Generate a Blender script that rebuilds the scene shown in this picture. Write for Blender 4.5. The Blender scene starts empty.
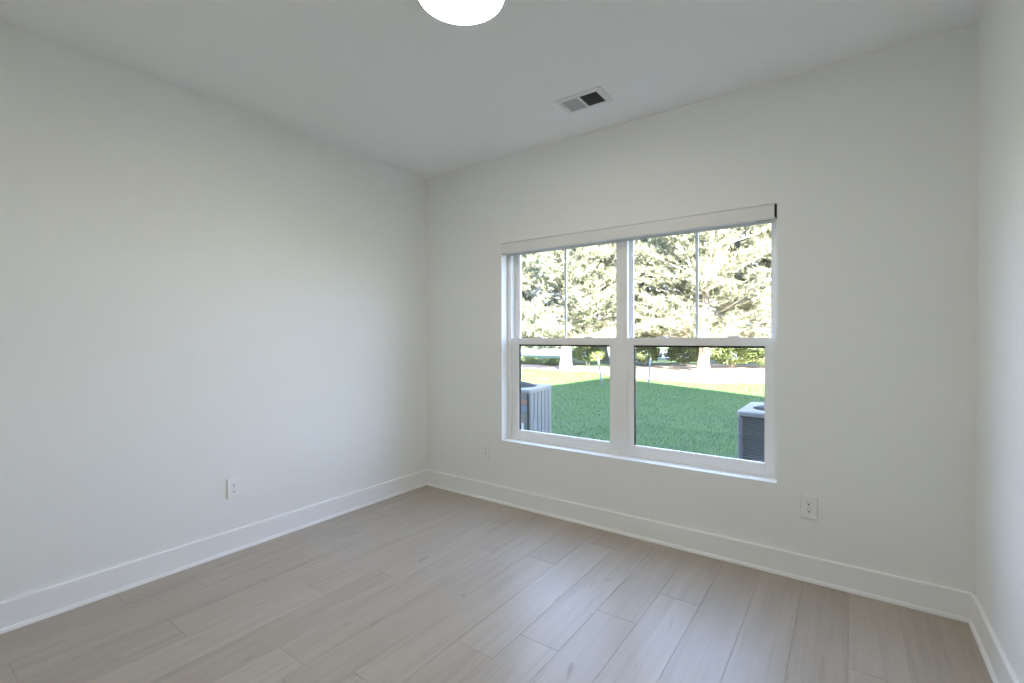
import bpy, bmesh, math, random
import numpy as np
from mathutils import Vector, Matrix

C = bpy.context.scene.collection
S = bpy.context.scene
PI = math.pi

# ------------------------------------------------------------------ camera
cam_d = bpy.data.cameras.new('camera')
cam_d.sensor_width = 36.0
cam_d.lens = 471.16 / 1024 * 36.0
cam_d.clip_start = 0.02
cam_d.clip_end = 500
cam = bpy.data.objects.new('camera', cam_d)
C.objects.link(cam)
yaw, pitch, roll = math.radians(35.642), math.radians(-0.441), math.radians(-0.1426)
fw = Vector((-math.sin(yaw) * math.cos(pitch), math.cos(yaw) * math.cos(pitch), math.sin(pitch)))
rt = Vector((math.cos(yaw), math.sin(yaw), 0))
up = rt.cross(fw)
r2 = rt * math.cos(roll) + up * math.sin(roll)
u2 = -rt * math.sin(roll) + up * math.cos(roll)
m3 = Matrix((r2, u2, -fw)).transposed()
cam.matrix_world = Matrix.Translation((3.0968, -2.9937, 1.3148)) @ m3.to_4x4()
S.camera = cam

# ------------------------------------------------------------------ view, world, sun
S.view_settings.view_transform = 'Standard'
S.view_settings.look = 'None'
S.view_settings.gamma = 1.0
S.view_settings.use_curve_mapping = False
S.view_settings.exposure = 2.0
SKY_STRENGTH = 2.2
SUN_ENERGY = 38.0
LAMP_STRENGTH = 13.5
S.cycles.max_bounces = 14
S.cycles.diffuse_bounces = 8
S.cycles.transparent_max_bounces = 16
S.cycles.use_denoising = True
S.cycles.sample_clamp_indirect = 6.0

w = bpy.data.worlds.new('sky')
S.world = w
w.use_nodes = True
nt = w.node_tree
nt.nodes.clear()
wo = nt.nodes.new('ShaderNodeOutputWorld')
bg = nt.nodes.new('ShaderNodeBackground')
tc = nt.nodes.new('ShaderNodeTexCoord')
sx = nt.nodes.new('ShaderNodeSeparateXYZ')
cr = nt.nodes.new('ShaderNodeValToRGB')
cr.color_ramp.elements[0].position = 0.0
cr.color_ramp.elements[0].color = (0.83, 0.92, 1.20, 1)
cr.color_ramp.elements[1].position = 0.7
cr.color_ramp.elements[1].color = (0.50, 0.70, 1.20, 1)
nt.links.new(tc.outputs['Generated'], sx.inputs[0])
nt.links.new(sx.outputs['Z'], cr.inputs[0])
nt.links.new(cr.outputs[0], bg.inputs['Color'])
bg.inputs['Strength'].default_value = SKY_STRENGTH
nt.links.new(bg.outputs[0], wo.inputs[0])

# low sun from behind the house: travels towards +y and a little to -x
SUN_EL = math.radians(23.0)
sd = Vector((-math.sin(math.radians(40)), math.cos(math.radians(40)), 0)) * math.cos(SUN_EL) + Vector((0, 0, -math.sin(SUN_EL)))
sun_d = bpy.data.lights.new('sun', 'SUN')
sun_d.energy = SUN_ENERGY
sun_d.color = (1.0, 0.915, 0.77)
sun_d.angle = math.radians(0.6)
sun = bpy.data.objects.new('sun', sun_d)
C.objects.link(sun)
sun.location = (12, -20, 14)
sun.rotation_euler = sd.to_track_quat('-Z', 'Y').to_euler()

# ------------------------------------------------------------------ helpers
def mat(name, col=(0.8, 0.8, 0.8), rough=0.5, metal=0.0, spec=0.5):
    m = bpy.data.materials.new(name)
    m.use_nodes = True
    b = m.node_tree.nodes['Principled BSDF']
    b.inputs['Base Color'].default_value = (*col, 1)
    b.inputs['Roughness'].default_value = rough
    b.inputs['Metallic'].default_value = metal
    b.inputs['Specular IOR Level'].default_value = spec
    return m


def noisy(name, c1, c2, scale=8.0, rough=0.6, detail=4.0, bump=0.0, stretch=None, spec=0.5, lo=0.35, hi=0.65):
    """two colours mixed by a noise in object space"""
    m = mat(name, c1, rough, spec=spec)
    t = m.node_tree
    b = t.nodes['Principled BSDF']
    co = t.nodes.new('ShaderNodeTexCoord')
    mp = t.nodes.new('ShaderNodeMapping')
    if stretch:
        mp.inputs['Scale'].default_value = stretch
    n = t.nodes.new('ShaderNodeTexNoise')
    n.inputs['Scale'].default_value = scale
    n.inputs['Detail'].default_value = detail
    r = t.nodes.new('ShaderNodeValToRGB')
    r.color_ramp.elements[0].position = lo
    r.color_ramp.elements[0].color = (*c1, 1)
    r.color_ramp.elements[1].position = hi
    r.color_ramp.elements[1].color = (*c2, 1)
    t.links.new(co.outputs['Object'], mp.inputs[0])
    t.links.new(mp.outputs[0], n.inputs['Vector'])
    t.links.new(n.outputs['Fac'], r.inputs[0])
    t.links.new(r.outputs[0], b.inputs['Base Color'])
    if bump:
        bp = t.nodes.new('ShaderNodeBump')
        bp.inputs['Strength'].default_value = bump
        bp.inputs['Distance'].default_value = 0.002
        t.links.new(n.outputs['Fac'], bp.inputs['Height'])
        t.links.new(bp.outputs[0], b.inputs['Normal'])
    return m


class MB:
    """collects shapes and links them as one mesh object"""
    def __init__(self):
        self.v, self.f, self.s = [], [], []

    def add(self, vs, fs, smooth=False):
        o = len(self.v)
        self.v += [tuple(p) for p in vs]
        self.f += [tuple(i + o for i in q) for q in fs]
        self.s += [smooth] * len(fs)
        return self

    def box(self, a, b, bev=0.0, M=None):
        x0, y0, z0 = a
        x1, y1, z1 = b
        bm = bmesh.new()
        bmesh.ops.create_cube(bm, size=1)
        for q in bm.verts:
            q.co = Vector(((x0 + x1) / 2 + q.co.x * (x1 - x0), (y0 + y1) / 2 + q.co.y * (y1 - y0), (z0 + z1) / 2 + q.co.z * (z1 - z0)))
        if bev:
            bmesh.ops.bevel(bm, geom=bm.edges[:], offset=bev, segments=2, affect='EDGES')
        return self.frombm(bm, M)

    def frombm(self, bm, M=None, smooth=False):
        bm.verts.index_update()
        bmesh.ops.recalc_face_normals(bm, faces=bm.faces[:])
        vs = [(M @ q.co if M else q.co.copy()) for q in bm.verts]
        self.add(vs, [[q.index for q in f.verts] for f in bm.faces], smooth)
        bm.free()
        return self

    def prism(self, poly, axis, a, b, smooth=False):
        """extrude a closed 2-D outline along an axis (0,1,2) from a to b"""
        n = len(poly)
        def p3(q, t):
            if axis == 0: return (t, q[0], q[1])
            if axis == 1: return (q[0], t, q[1])
            return (q[0], q[1], t)
        vs = [p3(q, a) for q in poly] + [p3(q, b) for q in poly]
        bm = bmesh.new()
        bv = [bm.verts.new(q) for q in vs]
        bm.faces.new(bv[:n])
        bm.faces.new(bv[n:])
        for i in range(n):
            j = (i + 1) % n
            bm.faces.new((bv[i], bv[j], bv[n + j], bv[n + i]))
        return self.frombm(bm, None, smooth)

    def lathe(self, prof, seg=32, c=(0, 0, 0), axis=2, smooth=True):
        """prof: list of (radius, height)"""
        vs, fs = [], []
        for r, h in prof:
            for k in range(seg):
                a = 2 * PI * k / seg
                p = (r * math.cos(a), r * math.sin(a), h)
                if axis == 1: p = (p[0], h, p[1])
                if axis == 0: p = (h, p[0], p[1])
                vs.append((p[0] + c[0], p[1] + c[1], p[2] + c[2]))
        for i in range(len(prof) - 1):
            for k in range(seg):
                l = (k + 1) % seg
                fs.append((i * seg + k, i * seg + l, (i + 1) * seg + l, (i + 1) * seg + k))
        if prof[0][0] > 1e-4: fs.append(tuple(range(seg)))
        if prof[-1][0] > 1e-4: fs.append(tuple(range((len(prof) - 1) * seg, len(prof) * seg)))
        bm = bmesh.new()
        bv = [bm.verts.new(q) for q in vs]
        for q in fs:
            try: bm.faces.new([bv[i] for i in q])
            except ValueError: pass
        bmesh.ops.remove_doubles(bm, verts=bm.verts[:], dist=1e-5)
        return self.frombm(bm, None, smooth)

    def tube(self, pts, rad, seg=8, smooth=True, closed=False):
        pts = [Vector(p) for p in pts]
        n = len(pts)
        rs = rad if isinstance(rad, (list, tuple)) else [rad] * n
        vs, fs = [], []
        prev = None
        for i, p in enumerate(pts):
            if closed:
                t = pts[(i + 1) % n] - pts[i - 1]
            else:
                t = pts[min(i + 1, n - 1)] - pts[max(i - 1, 0)]
            t.normalize()
            if prev is None:
                a = Vector((0, 0, 1)) if abs(t.z) < 0.9 else Vector((1, 0, 0))
                prev = t.cross(a).normalized()
            prev = (prev - t * prev.dot(t)).normalized()
            q = t.cross(prev)
            for k in range(seg):
                an = 2 * PI * k / seg
                vs.append(p + (prev * math.cos(an) + q * math.sin(an)) * rs[i])
        for i in range(n if closed else n - 1):
            j = (i + 1) % n
            for k in range(seg):
                l = (k + 1) % seg
                fs.append((i * seg + k, i * seg + l, j * seg + l, j * seg + k))
        if not closed:
            fs.append(tuple(range(seg))[::-1])
            fs.append(tuple(range((n - 1) * seg, n * seg)))
        return self.add(vs, fs, smooth)

    def build(self, name, m, parent=None, label=None):
        me = bpy.data.meshes.new(name)
        me.from_pydata(self.v, [], self.f)
        me.polygons.foreach_set('use_smooth', self.s)
        me.materials.append(m)
        me.update()
        o = bpy.data.objects.new(name, me)
        C.objects.link(o)
        if parent: o.parent = parent
        if label: o['label'] = label
        return o


def empty(name, loc=(0, 0, 0), rz=0.0):
    o = bpy.data.objects.new(name, None)
    o.empty_display_size = 0.1
    o.location = loc
    o.rotation_euler = (0, 0, rz)
    C.objects.link(o)
    return o


def tag(o, label, cat, group=None, kind=None):
    if label: o['label'] = label
    if cat: o['category'] = cat
    if group: o['group'] = group
    if kind: o['kind'] = kind
    return o


def struct(o):
    o['kind'] = 'structure'
    return o


def copy_tree(o, parent=None):
    c = o.copy()
    C.objects.link(c)
    if parent: c.parent = parent
    for ch in list(o.children):
        copy_tree(ch, c)
    return c


# ------------------------------------------------------------------ sizes (metres)
H = 2.743                      # ceiling
W = 3.5688                     # room width
YB = -3.75                     # wall behind the camera
XL, XR, ZB, ZT = 0.8485, 2.7660, 0.500, 2.062      # window opening
WT = 0.165                     # wall thickness at the window
GZ = -0.15                     # lawn level

# ------------------------------------------------------------------ materials
M_wall = noisy('wall_paint', (0.855, 0.86, 0.845), (0.87, 0.875, 0.86), 220, 0.62, 2, bump=0.03, spec=0.3)
M_ceil = noisy('ceiling_paint', (0.885, 0.89, 0.89), (0.90, 0.905, 0.905), 160, 0.8, 2, bump=0.04, spec=0.2)
M_trim = mat('trim_paint', (0.90, 0.90, 0.90), 0.35)
M_vinyl = mat('white_vinyl', (0.88, 0.88, 0.88), 0.32)
M_plate = mat('outlet_plastic', (0.87, 0.87, 0.85), 0.3)
M_dark = mat('slot_dark', (0.015, 0.015, 0.015), 0.6)
M_gasketshade = mat('dark_gasket_shade', (0.02, 0.024, 0.024), 0.5)  # also colours the strip that stands for the condenser's recess shade
M_metalwhite = mat('white_enamel', (0.78, 0.79, 0.79), 0.4)
M_screw = mat('screw_metal', (0.6, 0.6, 0.6), 0.35, 0.8)


def glass_mat():
    m = bpy.data.materials.new('window_glass')
    m.use_nodes = True
    t = m.node_tree
    t.nodes.clear()
    o = t.nodes.new('ShaderNodeOutputMaterial')
    tr = t.nodes.new('ShaderNodeBsdfTransparent')
    tr.inputs[0].default_value = (0.95, 0.97, 0.96, 1)
    gl = t.nodes.new('ShaderNodeBsdfGlossy')
    gl.inputs['Roughness'].default_value = 0.0
    fr = t.nodes.new('ShaderNodeFresnel')
    # same pane reflectance from both faces (the ray is not bent, so the far face must not act as dense-to-thin)
    ge = t.nodes.new('ShaderNodeNewGeometry')
    mr = t.nodes.new('ShaderNodeMapRange')
    mr.inputs['To Min'].default_value = 1.45
    mr.inputs['To Max'].default_value = 1 / 1.45
    t.links.new(ge.outputs['Backfacing'], mr.inputs['Value'])
    t.links.new(mr.outputs[0], fr.inputs[0])
    mx = t.nodes.new('ShaderNodeMixShader')
    t.links.new(fr.outputs[0], mx.inputs[0])
    t.links.new(tr.outputs[0], mx.inputs[1])
    t.links.new(gl.outputs[0], mx.inputs[2])
    t.links.new(mx.outputs[0], o.inputs[0])
    return m


def screen_mat():
    """fine insect mesh, far below one pixel: mostly open with a little dark thread"""
    m = bpy.data.materials.new('insect_mesh')
    m.use_nodes = True
    t = m.node_tree
    b = t.nodes['Principled BSDF']
    b.inputs['Base Color'].default_value = (0.06, 0.065, 0.07, 1)
    b.inputs['Roughness'].default_value = 0.5
    b.inputs['Alpha'].default_value = 0.14
    return m


M_glass = glass_mat()
M_screen = screen_mat()


def floor_mat():
    m = mat('oak_plank_floor', (0.4, 0.35, 0.3), 0.32, spec=0.5)
    t = m.node_tree
    b = t.nodes['Principled BSDF']
    L = t.links.new
    co = t.nodes.new('ShaderNodeTexCoord')
    at = t.nodes.new('ShaderNodeAttribute'); at.attribute_name = 'tone'
    off = t.nodes.new('ShaderNodeAttribute'); off.attribute_name = 'shift'
    cm = t.nodes.new('ShaderNodeCombineXYZ')
    L(off.outputs['Fac'], cm.inputs[1]); L(off.outputs['Fac'], cm.inputs[2])
    va = t.nodes.new('ShaderNodeVectorMath'); va.operation = 'ADD'
    L(co.outputs['Object'], va.inputs[0]); L(cm.outputs[0], va.inputs[1])

    def noise(scale, stretch, detail, dist=0.0):
        mp = t.nodes.new('ShaderNodeMapping'); mp.inputs['Scale'].default_value = stretch
        n = t.nodes.new('ShaderNodeTexNoise')
        n.inputs['Scale'].default_value = scale; n.inputs['Detail'].default_value = detail
        n.inputs['Distortion'].default_value = dist
        L(va.outputs[0], mp.inputs[0]); L(mp.outputs[0], n.inputs['Vector'])
        return n

    def ramp(src, stops):
        r = t.nodes.new('ShaderNodeValToRGB')
        e = r.color_ramp.elements
        while len(e) < len(stops): e.new(0.5)
        for q, (p, c) in zip(e, stops):
            q.position = p; q.color = (*c, 1)
        L(src, r.inputs[0])
        return r

    def mix(kind, f, a, c):
        x = t.nodes.new('ShaderNodeMix'); x.data_type = 'RGBA'; x.blend_type = kind
        if isinstance(f, float): x.inputs[0].default_value = f
        else: L(f, x.inputs[0])
        L(a, x.inputs[6]); L(c, x.inputs[7])
        return x.outputs[2]

    base = ramp(at.outputs['Fac'], [(0.0, (0.400, 0.345, 0.285)), (0.5, (0.422, 0.367, 0.305)), (1.0, (0.440, 0.386, 0.324))])
    grain = ramp(noise(1.0, (42, 1.6, 1), 6, 0.6).outputs['Fac'], [(0.30, (0.91, 0.90, 0.89)), (0.50, (1, 1, 1)), (0.72, (1.03, 1.03, 1.03))])
    broad = ramp(noise(1.0, (9, 0.9, 1), 3, 1.2).outputs['Fac'], [(0.3, (0.93, 0.92, 0.91)), (0.6, (1.02, 1.02, 1.02))])
    streak = ramp(noise(1.0, (26, 2.3, 1), 2, 1.6).outputs['Fac'], [(0.26, (0.62, 0.58, 0.54)), (0.33, (1, 1, 1))])
    knots = ramp(noise(1.0, (13, 4.2, 1), 1, 0.4).outputs['Fac'], [(0.205, (0.45, 0.41, 0.38)), (0.255, (1, 1, 1))])
    c = mix('MULTIPLY', 1.0, base.outputs[0], grain.outputs[0])
    c = mix('MULTIPLY', 1.0, c, broad.outputs[0])
    c = mix('MULTIPLY', 0.38, c, streak.outputs[0])
    c = mix('MULTIPLY', 0.42, c, knots.outputs[0])
    L(c, b.inputs['Base Color'])
    bp = t.nodes.new('ShaderNodeBump')
    bp.inputs['Strength'].default_value = 0.12; bp.inputs['Distance'].default_value = 0.001
    L(noise(1.0, (60, 2.0, 1), 5, 0.5).outputs['Fac'], bp.inputs['Height'])
    L(bp.outputs[0], b.inputs['Normal'])
    return m


# ------------------------------------------------------------------ room shell
def build_floor():
    pw, x0, ln = 0.1975, 0.132, 1.22
    known = {11: -0.596, 7: -0.640, 6: -0.823, 8: -1.481, 9: -1.284, 10: -0.914, 3: -1.595, 4: -1.277, 15: -0.705,
             12: -1.235, 13: -1.24, 14: -1.10, 5: -1.95, 2: -0.93, 1: -1.42, 0: -0.7, 16: -1.02, 17: -1.1, -1: -1.0}
    rng = random.Random(4)
    mb = MB(); tone = []; shift = []
    g = 0.0011
    for k in range(-1, 18):
        a, b = max(x0 + k * pw, 0.0), min(x0 + (k + 1) * pw, W)
        if b <= a: continue
        j = known.get(k, -1.0)
        while j < 0: j += ln
        cuts = [0.0]
        j -= ln
        while j > YB:
            cuts.append(j); j -= ln
        cuts.append(YB)
        for y1, y0 in zip(cuts[:-1], cuts[1:]):
            ax, bx, ay, by = a + g, b - g, y0 + g, y1 - g
            d = 0.0017
            vs = [(ax, ay, 0), (bx, ay, 0), (bx, by, 0), (ax, by, 0),
                  (a, y0, -d), (b, y0, -d), (b, y1, -d), (a, y1, -d)]
            mb.add(vs, [(0, 1, 2, 3), (4, 5, 1, 0), (5, 6, 2, 1), (6, 7, 3, 2), (7, 4, 0, 3)])
            tv = rng.random(); sv = rng.uniform(0, 60)
            tone += [tv] * 8; shift += [sv] * 8
    n = len(mb.v)
    mb.box((-0.15, YB - 0.15, -0.12), (W + 0.15, WT, -0.004))
    tone += [0.5] * (len(mb.v) - n); shift += [0.0] * (len(mb.v) - n)
    o = mb.build('floor', floor_mat())
    for nm, data in (('tone', tone), ('shift', shift)):
        at = o.data.attributes.new(nm, 'FLOAT', 'POINT')
        at.data.foreach_set('value', data)
    return struct(o)


build_floor()
struct(MB().box((-0.15, YB - 0.15, H), (W + 0.15, WT, H + 0.15)).build('ceiling', M_ceil))
struct(MB().box((-0.15, YB - 0.15, -0.003), (0, WT, H)).build('wall_left', M_wall))
struct(MB().box((W, YB - 0.15, -0.003), (W + 0.15, WT, H)).build('wall_right', M_wall))
struct(MB().box((0, YB - 0.15, -0.003), (W, YB, H)).build('wall_rear', M_wall))


def holed_wall(outer, hole, y0, y1):
    """upright slab in the xz plane with a rectangular hole and its reveals"""
    a, b, c, d = hole
    h = [(a, c), (b, c), (b, d), (a, d)]
    n = len(outer)
    # connect the outline to the hole: nearest splitting by a bridge on both sides
    bm = bmesh.new()
    def ring(pts, y): return [bm.verts.new((p[0], y, p[1])) for p in pts]
    for y in (y0, y1):
        o = ring(outer, y); q = ring(h, y)
        eds = [bm.edges.new((o[i], o[(i + 1) % n])) for i in range(n)] + [bm.edges.new((q[i], q[(i + 1) % 4])) for i in range(4)]
        bmesh.ops.triangle_fill(bm, edges=eds, use_beauty=True)
        if y == y0: o0, q0 = o, q
        else: o1, q1 = o, q
    for i in range(n):
        bm.faces.new((o0[i], o0[(i + 1) % n], o1[(i + 1) % n], o1[i]))
    for i in range(4):
        bm.faces.new((q0[i], q0[(i + 1) % 4], q1[(i + 1) % 4], q1[i]))
    return MB().frombm(bm)


holed_wall([(0, -0.003), (W, -0.003), (W, H), (0, H)], (XL, XR, ZB, ZT), 0.0, WT).build('wall_back', M_wall)
struct(bpy.data.objects['wall_back'])

# baseboards: tall flat board with an eased top edge, and a quarter round shoe
BH = 0.1343
bprof = [(0, 0), (0.015, 0), (0.015, BH - 0.005), (0.0135, BH - 0.0015), (0.0105, BH), (0, BH)]
sprof = [(0.0148, 0), (0.027, 0)] + [(0.0148 + 0.0122 * math.cos(t), 0.004 + 0.016 * math.sin(t)) for t in (0.15, 0.5, 0.85, 1.2, 1.5)]
for side, axis, a, b, f in (('left', 1, YB, 0, lambda q: (q[0], q[1])), ('right', 1, YB, 0, lambda q: (W - q[0], q[1])),
                            ('back', 0, 0, W, lambda q: (-q[0], q[1])), ('rear', 0, 0, W, lambda q: (YB + q[0], q[1]))):
    bo = struct(MB().prism([f(q) for q in bprof], axis, a, b).build('baseboard_' + side, M_trim))
    MB().prism([f(q) for q in sprof], axis, a, b).build('shoe_moulding', M_trim, bo)

# ------------------------------------------------------------------ window
D0 = 0.082                       # room-side face of the vinyl frame
LFI, ML, MR, RFI = 0.882, 1.780, 1.858, 2.746     # inner edges of frame and mullion
ZF, ZH = 0.534, 2.020            # top of the frame sill, underside of the head
win = struct(empty('window_1', ((XL + XR) / 2, D0, ZB)))
ox, oy, oz = win.location


def wb(a, b, bev=0.0, mb=None):
    mb = mb or MB()
    return mb.box((a[0] - ox, a[1] - oy, a[2] - oz), (b[0] - ox, b[1] - oy, b[2] - oz), bev)


fr = MB()
wb((XL, D0, ZB), (LFI, WT, ZT), 0.002, fr)
wb((RFI, D0, ZB), (XR, WT, ZT), 0.002, fr)
wb((LFI - .001, D0, ZH), (RFI + .001, WT, ZT), 0.002, fr)
wb((LFI - .001, D0 + .004, ZB), (RFI + .001, WT, ZF - 0.022), 0.002, fr)
wb((LFI - .001, D0 + .016, ZF - 0.023), (RFI + .001, WT, ZF - 0.004), 0.002, fr)
# track lips of the jambs behind the lower sash
for x in (LFI, MR):
    wb((x, 0.128, ZF - .01), (x + 0.010, 0.134, ZH), 0.001, fr)
for x in (ML, RFI):
    wb((x - 0.010, 0.128, ZF - .01), (x, 0.134, ZH), 0.001, fr)
fr.build('window_frame', M_vinyl, win)
mu = MB()
wb((ML, D0 + .006, ZF - .03), (MR, WT, ZH + .002), 0.002, mu)
wb((ML + .034, D0 + .004, ZF - .02), (MR - .034, D0 + .008, ZH), 0.0008, mu)
mu.build('mullion', M_vinyl, win)

ZR0, ZR1 = 1.2625, 1.313         # lower sash top (meeting) rail
for x0, x1, gl, gr in ((LFI, ML, 0.939, 1.728), (MR, RFI, 1.894, 2.698)):
    # lower sash, room side
    y0, y1 = 0.096, 0.126
    sash = MB()
    zg = 0.572
    wb((x0, y0, ZF - .006), (gl, y1, ZR1), 0.002, sash)
    wb((gr, y0, ZF - .006), (x1, y1, ZR1), 0.002, sash)
    wb((gl - .001, y0, ZF - .006), (gr + .001, y1, zg), 0.002, sash)
    wb((gl - .001, y0, ZR0), (gr + .001, y1, ZR1), 0.002, sash)
    # glazing bead sloping to the glass
    for a, b in (((gl, y0 + .008, zg), (gl + .006, y1, ZR0)), ((gr - .006, y0 + .008, zg), (gr, y1, ZR0)),
                 ((gl, y0 + .006, zg - .002), (gr, y1, zg + .006))):
        wb(a, b, 0.001, sash)
    so = sash.build('lower_sash', M_vinyl, win)
    wb((gl + .002, y0 + .016, zg + .002), (gr - .002, y0 + .019, ZR0 + .004)).build('glass_pane', M_glass, so)
    gk = MB()
    wb((gl + .006, y0 + .013, ZR0 - .012), (gr - .006, y1, ZR0 + .001), 0, gk)
    wb((gl + .006, y0 + .013, zg + .006), (gl + .0125, y1, ZR0), 0, gk)
    gk.build('glazing_gasket', M_gasketshade, so, 'black glazing gasket')
    # two cam locks on the meeting rail
    for q in (0.24, 0.79):
        lx = gl + (gr - gl) * q
        lk = MB()
        lk.prism([(-0.040, 0), (0.040, 0), (0.034, 0.006), (0.018, 0.011), (-0.018, 0.011), (-0.034, 0.006)], 1, y0 + .004 - oy, y1 - oy)
        lk.v = [(v[0] + lx - ox, v[1], v[2] + ZR1 - .0005 - oz) for v in lk.v]
        lk.build('sash_lock', M_vinyl, so)
    # upper sash, outer track
    y0, y1 = 0.134, 0.160
    gl2, gr2 = x0 + 0.062, x1 - 0.022
    if x0 == LFI:
        gl2, gr2 = 0.925, 1.761
    else:
        gl2, gr2 = 1.874, 2.727
    us = MB()
    wb((x0, y0, ZR0 + .006), (gl2, y1, ZH), 0.002, us)
    wb((gr2, y0, ZR0 + .006), (x1, y1, ZH), 0.002, us)
    wb((gl2 - .001, y0, ZR0 + .006), (gr2 + .001, y1, ZR1 - .004), 0.002, us)
    wb((gl2 - .001, y0, ZH - .028), (gr2 + .001, y1, ZH), 0.002, us)
    wb((gl2, y0 + .008, ZR1 - .006), (gl2 + .006, y1, ZH - .02), 0.001, us)
    wb((gr2 - .006, y0 + .008, ZR1 - .006), (gr2, y1, ZH - .02), 0.001, us)
    uo = us.build('upper_sash', M_vinyl, win)
    wb((gl2 + .002, y0 + .008, ZR1 - .006), (gr2 - .002, y0 + .011, ZH - .026)).build('glass_pane', M_glass, uo)
    mx = (gl2 + gr2) / 2 + (0.002 if x0 == LFI else 0.000)
    wb((mx - .009, y0 + .0115, ZR1 - .006), (mx + .009, y1 - .004, ZH - .026), 0.002).build('muntin', M_vinyl, uo)
    # half insect screen outside the lower sash
    sc = MB()
    y0, y1 = 0.1605, 0.170
    xs0, xs1, zs0, zs1 = x0 + .008, x1 - .008, ZF - .004, ZR0 + .01
    wb((xs0, y0, zs0), (xs0 + .012, y1, zs1), 0, sc)
    wb((xs1 - .012, y0, zs0), (xs1, y1, zs1), 0, sc)
    wb((xs0, y0, zs1 - .018), (xs1, y1, zs1), 0, sc)
    wb((xs0, y0, zs0), (xs1, y1, zs0 + .012), 0, sc)
    scr = sc.build('insect_screen', M_gasketshade, win, 'dark framed half insect screen')
    wb((xs0 + .01, y0 + .004, zs0 + .01), (xs1 - .01, y0 + .0045, zs1 - .016)).build('screen_mesh', M_screen, scr)

# ------------------------------------------------------------------ roller blind in the top of the opening
M_blind = mat('blind_white', (0.80, 0.80, 0.785), 0.45)
M_blindfab = noisy('blind_fabric', (0.70, 0.72, 0.74), (0.76, 0.78, 0.80), 300, 0.8, 2)
rb = empty('roller_blind', ((XL + XR) / 2, 0.0, 1.976))
tag(rb, 'white cassette roller blind rolled up across the top of the window', 'window blind')
bx, bz = rb.location.x, rb.location.z
FX0, FX1 = XL + 0.003, XR - 0.013
# fascia: front board with rounded lower lip and a top return
fp = [(-0.002, 2.0585 - bz), (-0.002, 0.012), (0.001, 0.004), (0.008, 0.0), (0.012, 0.002), (0.012, 0.006), (0.006, 0.012),
      (0.004, 0.018), (0.004, 2.053 - bz), (0.070, 2.053 - bz), (0.070, 2.0585 - bz)]
MB().prism(fp, 0, FX0 - bx, FX1 - bx).build('fascia', M_blind, rb)
# roll of fabric and hem bar
roll_ = MB()
roll_.lathe([(0.001, FX0 + .02 - bx), (0.028, FX0 + .02 - bx), (0.028, FX1 - .02 - bx), (0.001, FX1 - .02 - bx)], 28, (0, 0.040, 2.012 - bz), axis=0)
roll_.build('fabric_roll', M_blindfab, rb)
hb = MB()
hb.box((FX0 + .022 - bx, 0.060, 1.968 - bz), (FX1 - .022 - bx, 0.070, 2.012 - bz), 0.003)
hb.build('hem_bar', M_blindfab, rb)
# end brackets: white at the left, dark at the right
MB().box((FX0 - .0025 - bx, 0.0, 1.977 - bz), (FX0 + .0005 - bx, 0.072, 2.058 - bz), 0.0006).build('end_bracket', M_blind, rb)
MB().box((FX1 + .0005 - bx, 0.0, 1.990 - bz), (FX1 + .0095 - bx, 0.066, 2.057 - bz), 0.0008).build('end_bracket', mat('bracket_black', (0.012, 0.012, 0.013), 0.5), rb, 'black end bracket')
cl = MB()
cl.tube([(2.672 - bx, 0.014, 1.9755 - bz), (2.735 - bx, 0.014, 1.976 - bz)], 0.0016, 6)
cl.lathe([(0.0005, -0.004), (0.0038, -0.003), (0.0038, 0.003), (0.0005, 0.004)], 10, (2.668 - bx, 0.012, 1.9755 - bz), axis=1)
cl.build('pull_clip', mat('clip_dark', (0.06, 0.065, 0.07), 0.4), rb, 'dark thin clip under the right end')
MB().lathe([(0.0005, -0.003), (0.004, -0.002), (0.004, 0.002), (0.0005, 0.003)], 12, (XL + .017 - bx, 0.004, 1.9795 - bz), axis=1).build('bracket_pin', mat('pin_grey', (0.1, 0.1, 0.1), 0.4), rb, 'small dark pin')

# ------------------------------------------------------------------ outlets
def slot_face(parent, cz):
    """one receptacle: rounded face with two slots and a ground hole, standing off the plate"""
    out = []
    for k in range(40):
        a = 2 * PI * k / 40
        x, z = 0.0172 * math.cos(a), 0.0172 * math.sin(a)
        z = max(-0.0135, min(0.0135, z))
        out.append((x, z + cz))
    f = MB().prism(out, 1, -0.0109, -0.0070).build('receptacle', M_plate, parent)
    MB().box((-.0078, -.0112, cz + .0005), (-.0060, -.0104, cz + .0085)).build('blade_slot', M_dark, f)
    MB().box((.0056, -.0112, cz + .0015), (.0072, -.0104, cz + .0078)).build('blade_slot', M_dark, f)
    MB().lathe([(0.0037, -0.0112), (0.0037, -0.0104)], 12, (0, 0, cz - .0062), axis=1).build('ground_hole', M_dark, f)


def make_outlet(label, loc, rz):
    r = empty('wall_outlet', loc, rz)
    tag(r, label, 'outlet', 'white duplex outlets low on the walls')
    bm = bmesh.new()
    bmesh.ops.create_cube(bm, size=1)
    for v in bm.verts:
        fr_ = v.co.y < 0
        v.co = Vector((v.co.x * (0.072 if fr_ else 0.0795), -0.0090 if fr_ else -0.0003, v.co.z * (0.1185 if fr_ else 0.126)))
    bmesh.ops.bevel(bm, geom=bm.edges[:], offset=0.0016, segments=2, affect='EDGES')
    MB().frombm(bm).build('cover_plate', M_plate, r)
    slot_face(r, 0.0195)
    slot_face(r, -0.0195)
    MB().lathe([(0.003, -0.0089), (0.0032, -0.0097), (0.0022, -0.0103), (0.0005, -0.0105)], 14, (0, 0, 0), axis=1).build('screw', M_screw, r)
    return r


make_outlet('white duplex outlet on the long left wall above its baseboard', (0, -1.637, 0.393), -PI / 2 + PI)
make_outlet('white duplex outlet on the window wall, right of the window', (2.9205, 0, 0.401), 0)
make_outlet('small white outlet on the window wall between the corner and the window', (0.691, 0, 0.397), 0)

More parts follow.
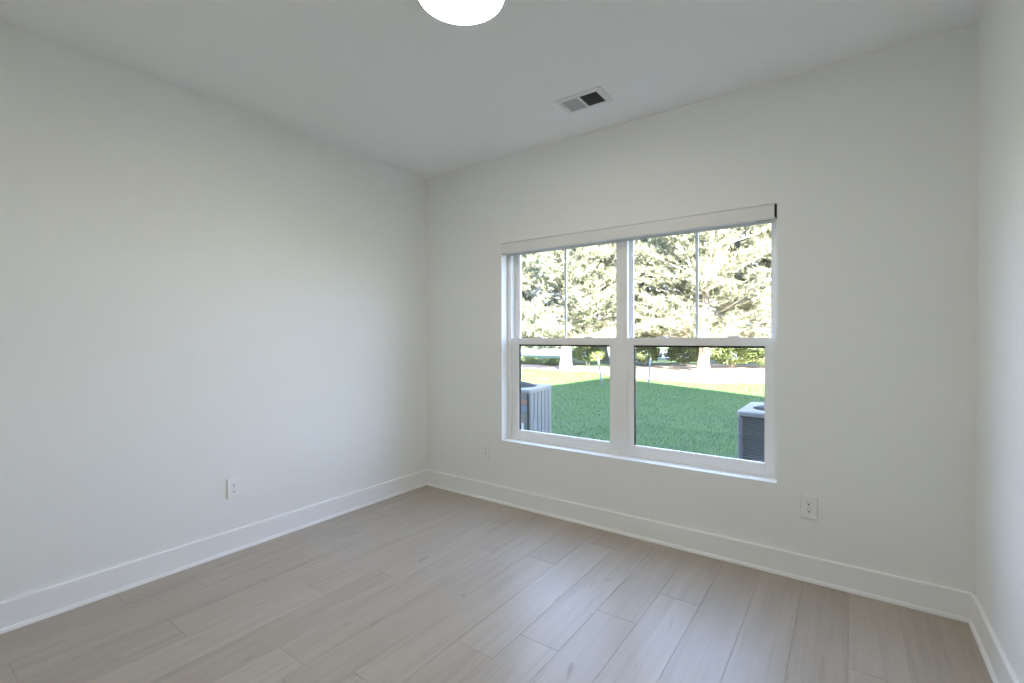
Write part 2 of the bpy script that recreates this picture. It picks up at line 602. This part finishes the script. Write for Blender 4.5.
# ------------------------------------------------------------------ ceiling light
LX, LY = 1.80, -1.5385
cl = empty('ceiling_light', (LX, LY, H))
tag(cl, 'round flush white ceiling light, switched on and glowing', 'ceiling light')
MB().lathe([(0.186, -0.0005), (0.187, -0.010), (0.184, -0.028), (0.1785, -0.031), (0.176, -0.030), (0.176, -0.012), (0.10, -0.0005)], 72).build('trim_ring', M_metalwhite, cl)
M_lamp = bpy.data.materials.new('lamp_diffuser')
M_lamp.use_nodes = True
_b = M_lamp.node_tree.nodes['Principled BSDF']
_b.inputs['Base Color'].default_value = (0.9, 0.9, 0.9, 1)
_b.inputs['Emission Color'].default_value = (0.965, 0.915, 0.795, 1)
_b.inputs['Emission Strength'].default_value = LAMP_STRENGTH
pr = [(0.1755, -0.026)] + [(0.1755 * math.cos(t), -0.029 - 0.013 * math.sin(t)) for t in np.linspace(0.05, PI / 2 - 0.02, 9)] + [(0.0005, -0.042)]
MB().lathe(pr, 72).build('diffuser', M_lamp, cl, 'glowing white diffuser')

# ------------------------------------------------------------------ ceiling vent
VX0, VX1, VY0, VY1 = 1.646, 1.939, -0.522, -0.332
vt = empty('ceiling_vent', ((VX0 + VX1) / 2, (VY0 + VY1) / 2, H))
tag(vt, 'white rectangular two-panel air vent on the ceiling above the window', 'vent')
vx, vy = vt.location.x, vt.location.y
PY0, PY1 = -0.488, -0.352
panels = ((1.672, 1.7765), (1.7920, 1.9020))
fm = MB()
zt_, zb_ = -0.0005, -0.006
xs = [VX0, panels[0][0], panels[0][1], panels[1][0], panels[1][1], VX1]
for i, (a, b) in enumerate(zip(xs[:-1], xs[1:])):
    if i in (1, 3):
        fm.box((a - vx, VY0 - vy, zb_), (b - vx, PY0 - vy, zt_))
        fm.box((a - vx, PY1 - vy, zb_), (b - vx, VY1 - vy, zt_))
    else:
        fm.box((a - vx, VY0 - vy, zb_), (b - vx, VY1 - vy, zt_))
fm.build('face_frame', M_metalwhite, vt)
for pi_, (a, b) in enumerate(panels):
    bk = MB().box((a - vx, PY0 - vy, -0.0012), (b - vx, PY1 - vy, -0.0004))
    bk.build('duct_opening', M_dark, vt, 'dark duct opening')
    n = 11
    sl = MB()
    for k in range(n):
        yc = PY0 + (PY1 - PY0) * (k + 0.5) / n - vy
        hw = 0.0070
        # the left bank tilts its faces to the room's rear, the right bank to the window
        s = 1 if pi_ == 0 else -1
        if s > 0:
            q = [(yc - hw, -0.0016), (yc - hw, -0.0022), (yc + hw * .75, -0.0062), (yc + hw * .75, -0.0056)]
        else:
            q = [(yc - hw * .22, -0.0064), (yc - hw * .05, -0.0066), (yc + hw * .1, -0.0018), (yc - hw * .05, -0.0016)]
        sl.prism(q, 0, a - vx, b - vx)
    sl.build('louvre_bank', mat('louvre_lit_grey', (0.45, 0.46, 0.47), 0.5) if pi_ == 0 else mat('louvre_shade_dark', (0.17, 0.175, 0.19), 0.5), vt, 'closed louvres coloured grey as their lit faces' if pi_ == 0 else 'open louvres coloured dark as their shaded gaps')
MB().box((1.6585 - vx, -0.470 - vy, -0.009), (1.6645 - vx, -0.446 - vy, -0.0055), 0.001).build('damper_lever', M_metalwhite, vt)
for px, py in ((1.659, -0.480), (1.659, -0.362), (1.920, -0.427)):
    MB().lathe([(0.0036, -0.0058), (0.0034, -0.0072), (0.0005, -0.0082)], 12, (px - vx, py - vy, 0)).build('screw', M_screw, vt)

# ------------------------------------------------------------------ the house outside (throws its gable shade on the lawn)
M_siding = mat('house_siding', (0.62, 0.62, 0.60), 0.7)
M_roof = noisy('roof_shingle', (0.10, 0.10, 0.11), (0.18, 0.17, 0.17), 30, 0.9)
AX, AZ, SL, HWD = 6.5, 6.8, 0.60, 6.2
EZ = AZ - HWD * SL
hw_ = holed_wall([(-9.0, GZ), (AX + HWD, GZ), (AX + HWD, EZ - .1), (AX, AZ - .1), (AX - HWD, EZ - .1), (-9.0, EZ - .1)],
                 (XL, XR, ZB, ZT), WT + 0.004, WT + 0.03).build('wall_outside', M_siding)
struct(hw_)
rf = MB()
for s in (-1, 1):
    e = (AX + s * (HWD + .35), AZ - (HWD + .35) * SL)
    rf.prism([(AX, AZ), e, (e[0], e[1] - 0.12), (AX, AZ - 0.12)], 1, -9.0, 0.55)
rf.prism([(-9.3, EZ - .12), (AX - HWD + .1, EZ - .12), (AX - HWD + .1, EZ + .02), (-9.3, EZ + .02)], 1, -9.0, 0.55)  # low side wing, unseen, added to keep sun off the left lawn
struct(rf.build('roof', M_roof))

# ------------------------------------------------------------------ ground
M_turf = noisy('lawn_soil', (0.026, 0.066, 0.010), (0.040, 0.090, 0.013), 3.0, 0.9, 6)
M_mulch = noisy('pine_straw', (0.32, 0.24, 0.19), (0.46, 0.38, 0.32), 2.2, 0.95, 8)
M_road = noisy('pale_concrete', (0.50, 0.49, 0.47), (0.58, 0.57, 0.55), 1.0, 0.9)
struct(MB().box((-70, WT + 0.035, GZ - 0.3), (50, 120, GZ)).build('ground', M_turf))


def bed_front(x):
    return 15.0 + 0.4 * math.sin(x * .7) + 0.3 * math.sin(x * 1.9) + (-1.6 if x > -6 else 0.2) * min(1, abs(x + 6) / 3)


bed = [(x, bed_front(x)) for x in np.arange(-26, 16.1, 0.75)]
bed += [(x, (19.2 if x < -6.5 else 19.2 + min(1, (x + 6.5) / 3) * 5) + 0.4 * math.sin(x)) for x in np.linspace(16, -26, 30)]
mb = MB()
mb.prism(bed, 2, GZ - .05, GZ + 0.012)
struct(mb.build('ground_bed', M_mulch))
struct(MB().box((-80, 30, GZ - .05), (40, 48, GZ + 0.02)).build('road', M_road))

M_blade = noisy('grass_blades', (0.024, 0.092, 0.011), (0.070, 0.150, 0.022), 1.1, 0.42, 4, spec=0.5)


def grass():
    r = np.random.default_rng(3)
    n = 170000
    # denser near the house, sparser far away
    y = 0.4 + (r.random(n) ** 1.25) * 17.5
    x = 1.5 - y * 0.32 + (r.random(n) - 0.5) * (7 + y * 0.75)
    z = np.full(n, GZ)
    a = r.random(n) * 2 * PI
    sc = 1 + y * 0.055
    h = r.uniform(.022, .050, n) * (0.9 + 0.02 * y)
    wd = r.uniform(.0018, .0034, n) * sc
    lean = r.uniform(0, .038, n)
    la = r.random(n) * 2 * PI
    dx, dy = np.cos(a) * wd, np.sin(a) * wd
    v = np.empty((n, 3, 3))
    v[:, 0] = np.stack([x - dx, y - dy, z - .004], 1)
    v[:, 1] = np.stack([x + dx, y + dy, z - .004], 1)
    v[:, 2] = np.stack([x + np.cos(la) * lean, y + np.sin(la) * lean, z + h], 1)
    # keep clear of the condensers
    ok = ~(((x > 2.2) & (x < 3.1) & (y > 1.5) & (y < 2.45)) | ((x > -1.06) & (x < -0.13) & (y > 1.78) & (y < 2.71)))
    bf = 15.0 + 0.4 * np.sin(x * .7) + 0.3 * np.sin(x * 1.9) + np.where(x > -6, -1.6, 0.2) * np.minimum(1, np.abs(x + 6) / 3)
    ok &= y < bf + .05 * np.sin(x * 31)
    v = v[ok].reshape(-1, 3)
    me = bpy.data.meshes.new('lawn_grass')
    k = len(v) // 3
    me.vertices.add(k * 3); me.vertices.foreach_set('co', v.ravel())
    me.loops.add(k * 3); me.loops.foreach_set('vertex_index', np.arange(k * 3))
    me.polygons.add(k); me.polygons.foreach_set('loop_start', np.arange(k) * 3)
    me.materials.append(M_blade); me.update(calc_edges=True)
    o = bpy.data.objects.new('lawn_grass', me)
    C.objects.link(o)
    tag(o, 'mown green grass of the back lawn outside the window', 'grass', kind='stuff')


grass()

# ------------------------------------------------------------------ air conditioner condensers
M_acgrey = noisy('condenser_enamel', (0.165, 0.17, 0.174), (0.182, 0.186, 0.19), 40, 0.45)
M_acslat = mat('condenser_slats', (0.20, 0.212, 0.232), 0.45)
M_accoil = mat('condenser_coil', (0.022, 0.025, 0.032), 0.6)
M_acwire = mat('fan_wire', (0.020, 0.024, 0.030), 0.45)
M_acpale = mat('condenser_top', (0.205, 0.207, 0.21), 0.4)


def rrect(hw, r, n=6, hd=None):
    hd = hd or hw
    out = []
    for cx, cy, a0 in ((hw - r, hd - r, 0), (-hw + r, hd - r, PI / 2), (-hw + r, -hd + r, PI), (hw - r, -hd + r, 1.5 * PI)):
        for k in range(n + 1):
            a = a0 + PI / 2 * k / n
            out.append((cx + r * math.cos(a), cy + r * math.sin(a)))
    return out


def ring_cap(hw, r, ri, z0, z1, dip):
    """square rounded cover with a round fan opening, its top dishing down to the opening"""
    rr_ = rrect(hw, r, 8)
    outer = []
    for i, q in enumerate(rr_):
        nx = rr_[(i + 1) % len(rr_)]
        d = math.hypot(nx[0] - q[0], nx[1] - q[1])
        k = 14 if d > .2 else 1
        outer += [(q[0] + (nx[0] - q[0]) * j / k, q[1] + (nx[1] - q[1]) * j / k) for j in range(k)]
    n = len(outer)
    vs, fs = [], []
    def loop(pts, z): vs.extend([(p[0], p[1], z) for p in pts])
    ang = [math.atan2(p[1], p[0]) for p in outer]
    inner = [(ri * math.cos(a), ri * math.sin(a)) for a in ang]
    mid = [(0.965 * p[0], 0.965 * p[1]) for p in outer]
    innr = [(1.06 * p[0], 1.06 * p[1]) for p in inner]
    for pts, z in ((outer, z0), (outer, z1 - .012), (mid, z1), (innr, z1), (inner, z1 - dip), (inner, z1 - dip - .008)):
        loop(pts, z)
    for i in range(6):
        j = (i + 1) % 6
        for k in range(n):
            l = (k + 1) % n
            fs.append((i * n + k, i * n + l, j * n + l, j * n + k))
    bm = bmesh.new()
    bv = [bm.verts.new(q) for q in vs]
    for q in fs: bm.faces.new([bv[i] for i in q])
    return MB().frombm(bm)


def fan_guard(ri, z, dome, rings=9, spokes=12):
    g = MB()
    def hz(t): return z + dome * (1 - t * t)
    for k in range(rings):
        t = (k + 1) / rings
        r = ri * t
        pts = [(r * math.cos(2 * PI * i / 40), r * math.sin(2 * PI * i / 40), hz(t)) for i in range(40)]
        g.tube(pts, 0.0032, 5, closed=True)
    for s in range(spokes):
        a = 2 * PI * s / spokes
        g.tube([(ri * t * math.cos(a), ri * t * math.sin(a), hz(t)) for t in (0.08, .3, .55, .8, 1.0)], 0.0035, 5)
    g.lathe([(0.001, hz(0) + .004), (0.045, hz(0) + .003), (0.045, hz(0) - .003), (0.001, hz(0) - .004)], 20)
    return g


def fan_blades(z):
    f = MB()
    f.lathe([(0.001, z + .03), (0.06, z + .025), (0.06, z - .06), (0.001, z - .065)], 20)
    for k in range(3):
        a0 = 2 * PI * k / 3
        top, bot = [], []
        for i in range(7):
            t = i / 6
            a = a0 + t * 1.1
            for r in (0.055, 0.245):
                top.append((r * math.cos(a), r * math.sin(a), z - 0.03 + 0.05 * t + .002))
        n = len(top)
        vs = top + [(p[0], p[1], p[2] - .004) for p in top]
        fs = []
        for i in range(6):
            q = (2 * i, 2 * i + 1, 2 * i + 3, 2 * i + 2)
            fs += [q, tuple(n + j for j in q[::-1])]
        f.add(vs, fs, True)
    return f


def make_louvred(loc):
    r = empty('ac_condenser', loc)
    tag(r, 'dark louvred air conditioner condenser outside the right-hand window pane', 'air conditioner', 'air conditioner condensers on the lawn')
    hw, h = 0.375, 0.805
    MB().prism(rrect(hw, 0.05), 2, 0.0, 0.05).build('base_pan', M_acslat, r)
    ring_cap(hw + .008, 0.055, 0.300, h - 0.045, h, 0.008).build('top_cover', M_acpale, r, 'pale grey top cover')
    fan_guard(0.300, h - 0.010, 0.006, 14, 14).build('fan_guard', M_acwire, r, 'dark round fan guard')
    fan_blades(h - 0.13).build('fan_blade', M_accoil, r)
    co_ = MB()
    for s in range(4):
        R = Matrix.Rotation(s * PI / 2, 4, 'Z')
        q = MB().box((-hw + .025, -hw + .022, .05), (hw - .05, -hw + .05, h - .056))
        co_.add([R @ Vector(v) for v in q.v], q.f)
    co_.build('coil', M_accoil, r)
    n = 42
    for s in range(4):
        R = Matrix.Rotation(s * PI / 2, 4, 'Z')
        p = MB()
        for k in range(n):
            z = 0.058 + k * (h - 0.055 - 0.075) / (n - 1)
            q = MB().prism([(-hw + .004, z + .006), (-hw + .016, z + .012), (-hw + .016, z + .0138), (-hw + .002, z + .0085)], 0, -hw + .045, hw - .045)
            p.add([R @ Vector(v) for v in q.v], q.f)
        # upright stiffeners
        for xx in (-0.12, 0.12):
            q = MB().box((xx - .008, -hw + .001, .05), (xx + .008, -hw + .006, h - .055))
            p.add([R @ Vector(v) for v in q.v], q.f)
        p.build('louvre_panel', M_acslat, r)
        c = MB()
        pts = []
        for rr, seq in ((0.0, range(0, 7)), (0.004, range(6, -1, -1))):
            for i in seq:
                a = PI + PI / 2 * i / 6
                pts.append((-hw + .05 + (0.05 - rr) * math.cos(a), -hw + .05 + (0.05 - rr) * math.sin(a)))
        q = MB().prism(pts, 2, .05, h - .055)
        c.add([R @ Vector(v) for v in q.v], q.f)
        cpo = c.build('corner_post', M_accoil, r)
        # the pressed louvre ends show as a ladder of bars on each corner
        c = MB()
        for k in range(n):
            z = 0.058 + k * (h - 0.055 - 0.075) / (n - 1)
            pts2 = []
            for rr, seq in ((0.005, range(0, 7)), (0.0, range(6, -1, -1))):
                for i in seq:
                    a = PI + PI / 2 * i / 6
                    pts2.append((-hw + .05 + (0.05 + rr) * math.cos(a), -hw + .05 + (0.05 + rr) * math.sin(a)))
            q = MB().prism(pts2, 2, z + .003, z + .011)
            c.add([R @ Vector(v) for v in q.v], q.f)
        c.build('louvre_end', M_acslat, cpo)
    for xx, zz in ((-0.02, h - .03), (0.23, h - .03)):
        MB().lathe([(0.007, -hw - .0085), (0.006, -hw - .012), (0.001, -hw - .013)], 10, (xx, 0, zz), axis=1).build('screw', M_acpale, r)
    return r


def make_fluted(loc, rz):
    r = empty('ac_condenser', loc, rz)
    tag(r, 'pale grey condenser with upright ribs outside the left-hand window pane', 'air conditioner', 'air conditioner condensers on the lawn')
    hw, h = 0.375, 0.815
    MB().prism(rrect(hw, 0.03), 2, 0.0, 0.05).build('base_pan', M_acgrey, r)
    ring_cap(hw + .008, 0.045, 0.27, h - 0.05, h, 0.004).build('top_cover', M_acpale, r)
    fan_guard(0.29, h + 0.003, 0.050, 14, 16).build('fan_guard', M_acwire, r, 'dark domed fan guard')
    fan_blades(h - 0.13).build('fan_blade', M_accoil, r)
    MB().prism(rrect(hw - .045, 0.03), 2, 0.05, h - 0.20).build('coil', M_accoil, r)
    for s in range(4):
        R = Matrix.Rotation(s * PI / 2, 4, 'Z')
        if s == 0:
            # service side: recessed valve bay at the right half, plain panel at the left
            p = MB()
            p.box((-hw + .01, -hw, .05), (-0.02, -hw + .02, h - .05), 0.003)
            p.box((hw - .022, -hw, .05), (hw - .004, -hw + .03, h - .05), 0.002)
            p.box((-0.02, -hw + .02, .05), (hw - .02, -hw + .03, h - .05), 0.002)
            p.box((-0.02, -hw, .05), (hw - .02, -hw + .02, .085), 0.002)
            p.build('service_panel', M_acgrey, r, 'recessed service panel')
            for a, b, c in (((0.225, .625), (0.335, .675), (0.42, .19, .12)), ((0.10, .60), (0.20, .68), (0.30, .27, .30)),
                            ((0.225, .53), (0.335, .60), (0.17, .24, .33)), ((0.10, .40), (0.335, .50), (0.24, .215, .20)),
                            ((0.225, .20), (0.335, .25), (0.17, .23, .25)), ((0.10, .18), (0.20, .34), (0.25, .27, .30))):
                MB().box((a[0], -hw + .016, a[1]), (b[0], -hw + .0205, b[1])).build('notice_sticker', mat('sticker', c, .5), r)
            MB().box((0.245, -hw + .015, .27), (0.285, -hw + .0205, .385)).build('notice_sticker', mat('sticker_white', (.85, .86, .86), .5), r, 'white sticker')
            v = MB()
            v.tube([(0.19, -hw + .05, .22), (0.19, -hw + .015, .22), (0.19, -hw - .02, .215), (0.20, -hw - .05, .19), (0.20, -hw - .055, 0.03)], 0.012, 8)
            v.tube([(0.29, -hw + .05, .28), (0.29, -hw + .012, .28), (0.29, -hw - .03, .275), (0.28, -hw - .06, .24), (0.28, -hw - .065, 0.03)], 0.008, 8)
            v.lathe([(0.02, -hw + .004), (0.02, -hw + .04)], 12, (0.19, 0, .22), axis=1)
            v.build('service_valve', mat('copper_pipe', (0.45, 0.28, 0.18), 0.4, 0.6), r)
            MB().box((hw - .034, -hw - .004, .05), (hw - .002, -hw + .006, h - .052), 0.001).build('corner_shade_strip', M_gasketshade, r, 'black corner strip for the recess shade')  # shade at the recess edge, put in as a raised black strip
        else:
            p = MB()
            nrib = 6
            pts = []
            step = (2 * hw - .03) / nrib
            for k in range(nrib):
                x = -hw + .015 + k * step
                pts += [(x, -hw + .016), (x + .014, -hw + .016), (x + .018, -hw), (x + step - .004, -hw), (x + step, -hw + .016)]
            poly = pts + [(hw - .015, -hw + .022), (-hw + .015, -hw + .022)]
            q = MB().prism(poly, 2, .05, h - .05)
            p.add([R @ Vector(v) for v in q.v], q.f)
            p.build('ribbed_panel', M_acgrey, r)
        c = MB()
        q = MB().prism([(hw - .016, -hw + .004), (hw - .004, -hw + .002), (hw - .001, -hw + .016), (hw - .02, -hw + .03)], 2, .05, h - .05)
        c.add([R @ Vector(v) for v in q.v], q.f)
        c.build('corner_post', M_acgrey, r)
    MB().box((hw - .001, -0.26, .30), (hw + .003, -0.19, .43), 0.0005).build('rating_plate', mat('rating_plate', (0.22, .225, .23), .4), r)
    return r


make_louvred((2.648, 2.005, GZ))
make_fluted((-0.598, 2.244, GZ), math.radians(9.2))

# ------------------------------------------------------------------ thin stakes on the lawn
M_stake = noisy('weathered_stake', (0.20, 0.20, 0.20), (0.26, 0.255, 0.25), 14, 0.8, stretch=(1, 1, .2))


def stake(label, foot, top, r):
    o = empty('garden_stake', foot)
    d = Vector(top) - Vector(foot)
    q = MB()
    q.tube([(0, 0, -.03), d * .3 + Vector((.004, 0, 0)), d * .7, d], [r, r, r * .95, r * .9], 8)
    q.lathe([(r * 1.15, d.z - .012), (r * 1.15, d.z + .006), (.001, d.z + .010)], 10, (d.x, d.y, 0))
    so = q.build('pole', M_stake, o)
    tag(o, label, 'stake', 'thin grey stakes in the shaded lawn')


stake('thin grey leaning stake in the lawn seen through the left window', (-3.0, 10.19, GZ), (-3.14, 10.20, GZ + .875), 0.030)
stake('thin grey nearly upright stake in the lawn seen through the right window', (-1.845, 10.97, GZ), (-1.79, 10.98, GZ + .845), 0.028)

# ------------------------------------------------------------------ trees and shrubs
M_needle = noisy('pine_needles', (0.162, 0.178, 0.122), (0.222, 0.236, 0.178), 1.6, 0.6, 5, spec=0.3)
M_bark = noisy('pine_bark', (0.34, 0.30, 0.27), (0.50, 0.45, 0.42), 5, 0.9, 6, bump=0.3, stretch=(1, 1, .3))
M_leaf = noisy('shrub_leaves', (0.135, 0.190, 0.075), (0.235, 0.285, 0.125), 3.0, 0.55, 4, spec=0.3)


def translucent(m, share):
    t = m.node_tree
    b = t.nodes['Principled BSDF']
    src = b.inputs['Base Color'].links[0].from_socket
    tl = t.nodes.new('ShaderNodeBsdfTranslucent')
    mx = t.nodes.new('ShaderNodeMixShader')
    mx.inputs[0].default_value = share
    t.links.new(src, tl.inputs[0])
    t.links.new(b.outputs[0], mx.inputs[1])
    t.links.new(tl.outputs[0], mx.inputs[2])
    t.links.new(mx.outputs[0], t.nodes['Material Output'].inputs[0])


translucent(M_needle, 0.5)
translucent(M_leaf, 0.35)


def tri_mesh(name, v, m, parent):
    k = len(v) // 3
    me = bpy.data.meshes.new(name)
    me.vertices.add(k * 3); me.vertices.foreach_set('co', np.asarray(v, float).ravel())
    me.loops.add(k * 3); me.loops.foreach_set('vertex_index', np.arange(k * 3))
    me.polygons.add(k); me.polygons.foreach_set('loop_start', np.arange(k) * 3)
    me.materials.append(m); me.update(calc_edges=True)
    o = bpy.data.objects.new(name, me)
    C.objects.link(o)
    o.parent = parent
    return o


def tufts(cent, dirs, r, per, ln, wd):
    """bundles of needles: thin triangles fanning forward from each point"""
    n = len(cent)
    c = np.repeat(cent, per, 0); d = np.repeat(dirs, per, 0)
    e = d + r.normal(0, .62, (n * per, 3))
    e /= np.linalg.norm(e, axis=1)[:, None]
    s = np.cross(e, r.normal(0, 1, (n * per, 3)))
    s /= np.linalg.norm(s, axis=1)[:, None] + 1e-9
    L = ln * r.uniform(.6, 1.15, (n * per, 1)); Wd = wd * r.uniform(.7, 1.2, (n * per, 1))
    v = np.empty((n * per, 3, 3))
    v[:, 0] = c + s * Wd + e * L * .12
    v[:, 1] = c - s * Wd + e * L * .12
    v[:, 2] = c + e * L
    return v.reshape(-1, 3)


def make_pine(seed, height, label, spread=1.0, low=1.7, trunk_r=0.17):
    r = np.random.default_rng(seed)
    root = empty('pine_tree')
    tag(root, label, 'tree', 'pine trees beyond the lawn')
    lean = r.normal(0, .012, 2)
    tk = lambda z: np.array([lean[0] * z + .05 * math.sin(z * .8 + seed), lean[1] * z + .05 * math.cos(z * .7 + seed), z])
    mb = MB()
    zs = np.linspace(-.1, height, 12)
    flare = [trunk_r * (1 - z / height * .9) * (1.55 if i == 0 else 1.0) for i, z in enumerate(zs)]
    mb.tube([tk(z) for z in zs], flare, 9)
    mb.build('trunk', M_bark, root)
    br = MB()
    cs, ds = [], []
    z = low
    while z < height - .25:
        f = (z - low) / (height - low)
        for k in range(int(r.integers(3, 6))):
            a = r.random() * 2 * PI
            L = spread * (2.7 * (1 - f) ** .7 + .45) * r.uniform(.65, 1.12)
            rise = r.uniform(-.08, .60) if f > .15 else r.uniform(-.15, .35)
            p0 = tk(z + r.uniform(-.15, .15))
            d = np.array([math.cos(a), math.sin(a), rise])
            pts = []
            for t in (0, .3, .6, .85, 1.0):
                pts.append(p0 + d * L * t + np.array([0, 0, .14 * L * t * t]) + r.normal(0, .03, 3) * t)
            rad = .032 * (1 - f * .6)
            br.tube(pts, [rad, rad * .75, rad * .5, rad * .32, rad * .18], 4)
            for j in range(int(5 + L * 6.5)):
                t = r.uniform(.10, 1.0)
                i = min(3, int(np.searchsorted((0, .3, .6, .85, 1.0), t, side='right') - 1))
                tt = (0, .3, .6, .85, 1.0)
                u = (t - tt[i]) / (tt[i + 1] - tt[i])
                q = pts[i] * (1 - u) + pts[i + 1] * u
                ta = a + r.choice((-1, 1)) * r.uniform(.4, 1.2)
                td = np.array([math.cos(ta), math.sin(ta), rise + r.uniform(-.1, .5)])
                tl = r.uniform(.22, .62) * (1.15 - .4 * t) * min(1.0, .45 + L * .3)
                e = q + td * tl
                br.tube([q, (q + e) / 2 + r.normal(0, .015, 3), e], [.009, .006, .003], 3)
                for s_ in np.linspace(.3, 1.0, 5):
                    cs.append(q + td * tl * s_ + r.normal(0, .045, 3)); ds.append(td + np.array([0, 0, .35]))
        z += r.uniform(.11, .22)
    br.build('branches', M_bark, root)
    fol = tufts(np.array(cs), np.array(ds), r, 10, .20, .013)
    tri_mesh('needles', fol, M_needle, root)
    return root


def put(o, x, y, rz=0.0, s=1.0):
    o.location = (x, y, GZ)
    o.rotation_euler = (0, 0, rz)
    o.scale = (s, s, s)


pA = make_pine(11, 10.5, 'tall pine with a pale trunk below the right window\'s vertical bar', 1.3, 1.0, 0.20)
put(pA, -1.92, 18.0)
pB = make_pine(23, 9.5, 'pine with a pale forked trunk seen through the left window', 1.35, 1.1, 0.23)
put(pB, -7.1, 15.4, .6)
pC = make_pine(37, 10.0, 'pine filling the right edge of the right window with slanting branches', 1.5, 1.3, 0.18)
put(pC, 1.5, 21.8, 1.0)
for src, x, y, rz, s, lb in ((pA, -7.25, 22.0, 2.1, 1.0, 'pine behind the post between the two windows'),
                             (pC, -14.4, 21.0, 2.9, 1.05, 'pine at the far left edge of the left window'),
                             (pB, 0.2, 25.4, 4.0, 1.15, 'pine in the second row behind the right window\'s right half'),
                             (pB, -10.2, 26.0, 1.7, 1.1, 'pine in the second row behind the left window\'s left half'),
                             (pC, -4.4, 27.0, 5.0, 1.1, 'pine in the second row behind the right window\'s left edge'),
                             (pA, 5.2, 23.0, 3.3, 1.0, 'pine standing past the right end of the window view'),
                             (pA, -16.8, 24.0, .9, 1.1, 'pine standing past the left end of the window view')):
    c = copy_tree(src)
    put(c, x, y, rz, s)
    c['label'] = lb


def make_shrub(seed, rx, ry, h, m, label, group='shrubs under the pines'):
    r = np.random.default_rng(seed)
    root = empty('garden_shrub')
    tag(root, label, 'shrub', group)
    st = MB()
    for k in range(7):
        a = r.random() * 2 * PI
        st.tube([(0.04 * math.cos(a), .04 * math.sin(a), -.03), (rx * .3 * math.cos(a), ry * .3 * math.sin(a), h * .4), (rx * .6 * math.cos(a), ry * .6 * math.sin(a), h * .75)], [.02, .014, .006], 5)
    st.build('stems', M_bark, root)
    n = 900
    u = r.normal(0, 1, (n, 3)); u /= np.linalg.norm(u, axis=1)[:, None]
    u[:, 2] = np.abs(u[:, 2]) * r.choice([1, 1, 1, -.5], n)
    rad = r.uniform(.62, 1.04, (n, 1)) * (1 + .12 * np.sin(u[:, :1] * 7 + seed) * np.cos(u[:, 1:2] * 6))
    c = u * rad * np.array([rx, ry, h * .55]) + np.array([0, 0, h * .5])
    c[:, 2] = np.maximum(c[:, 2], .03)
    tri_mesh('leaves', tufts(c, u, r, 8, .13, .032), m, root)
    return root


for i, (x, y, rx, ry, h, m, lb) in enumerate((
        (-1.45, 21.2, .95, .8, 1.05, M_leaf, 'dense yellow-green shrub just right of the pale pine trunk'),
        (0.15, 21.6, 1.0, .8, .95, M_leaf, 'rounded shrub at the right edge of the right window'),
        (-3.75, 21.5, .85, .7, 1.05, M_leaf, 'loose shrub just left of the pale pine trunk'),
        (-5.55, 20.8, .8, .7, 1.1, M_leaf, 'shrub at the left edge of the right window'),
        (-8.2, 19.7, .85, .7, 1.05, M_leaf, 'loose shrub just right of the forked pine in the left window'),
        (-11.6, 18.7, 1.0, .45, .32, M_leaf, 'low yellow-green clump at the left edge of the left window'),
        (-9.7, 18.5, .8, .4, .28, M_leaf, 'low yellow-green clump just left of the forked pine'))):
    put(make_shrub(50 + i, rx, ry, h, m, lb), x, y)
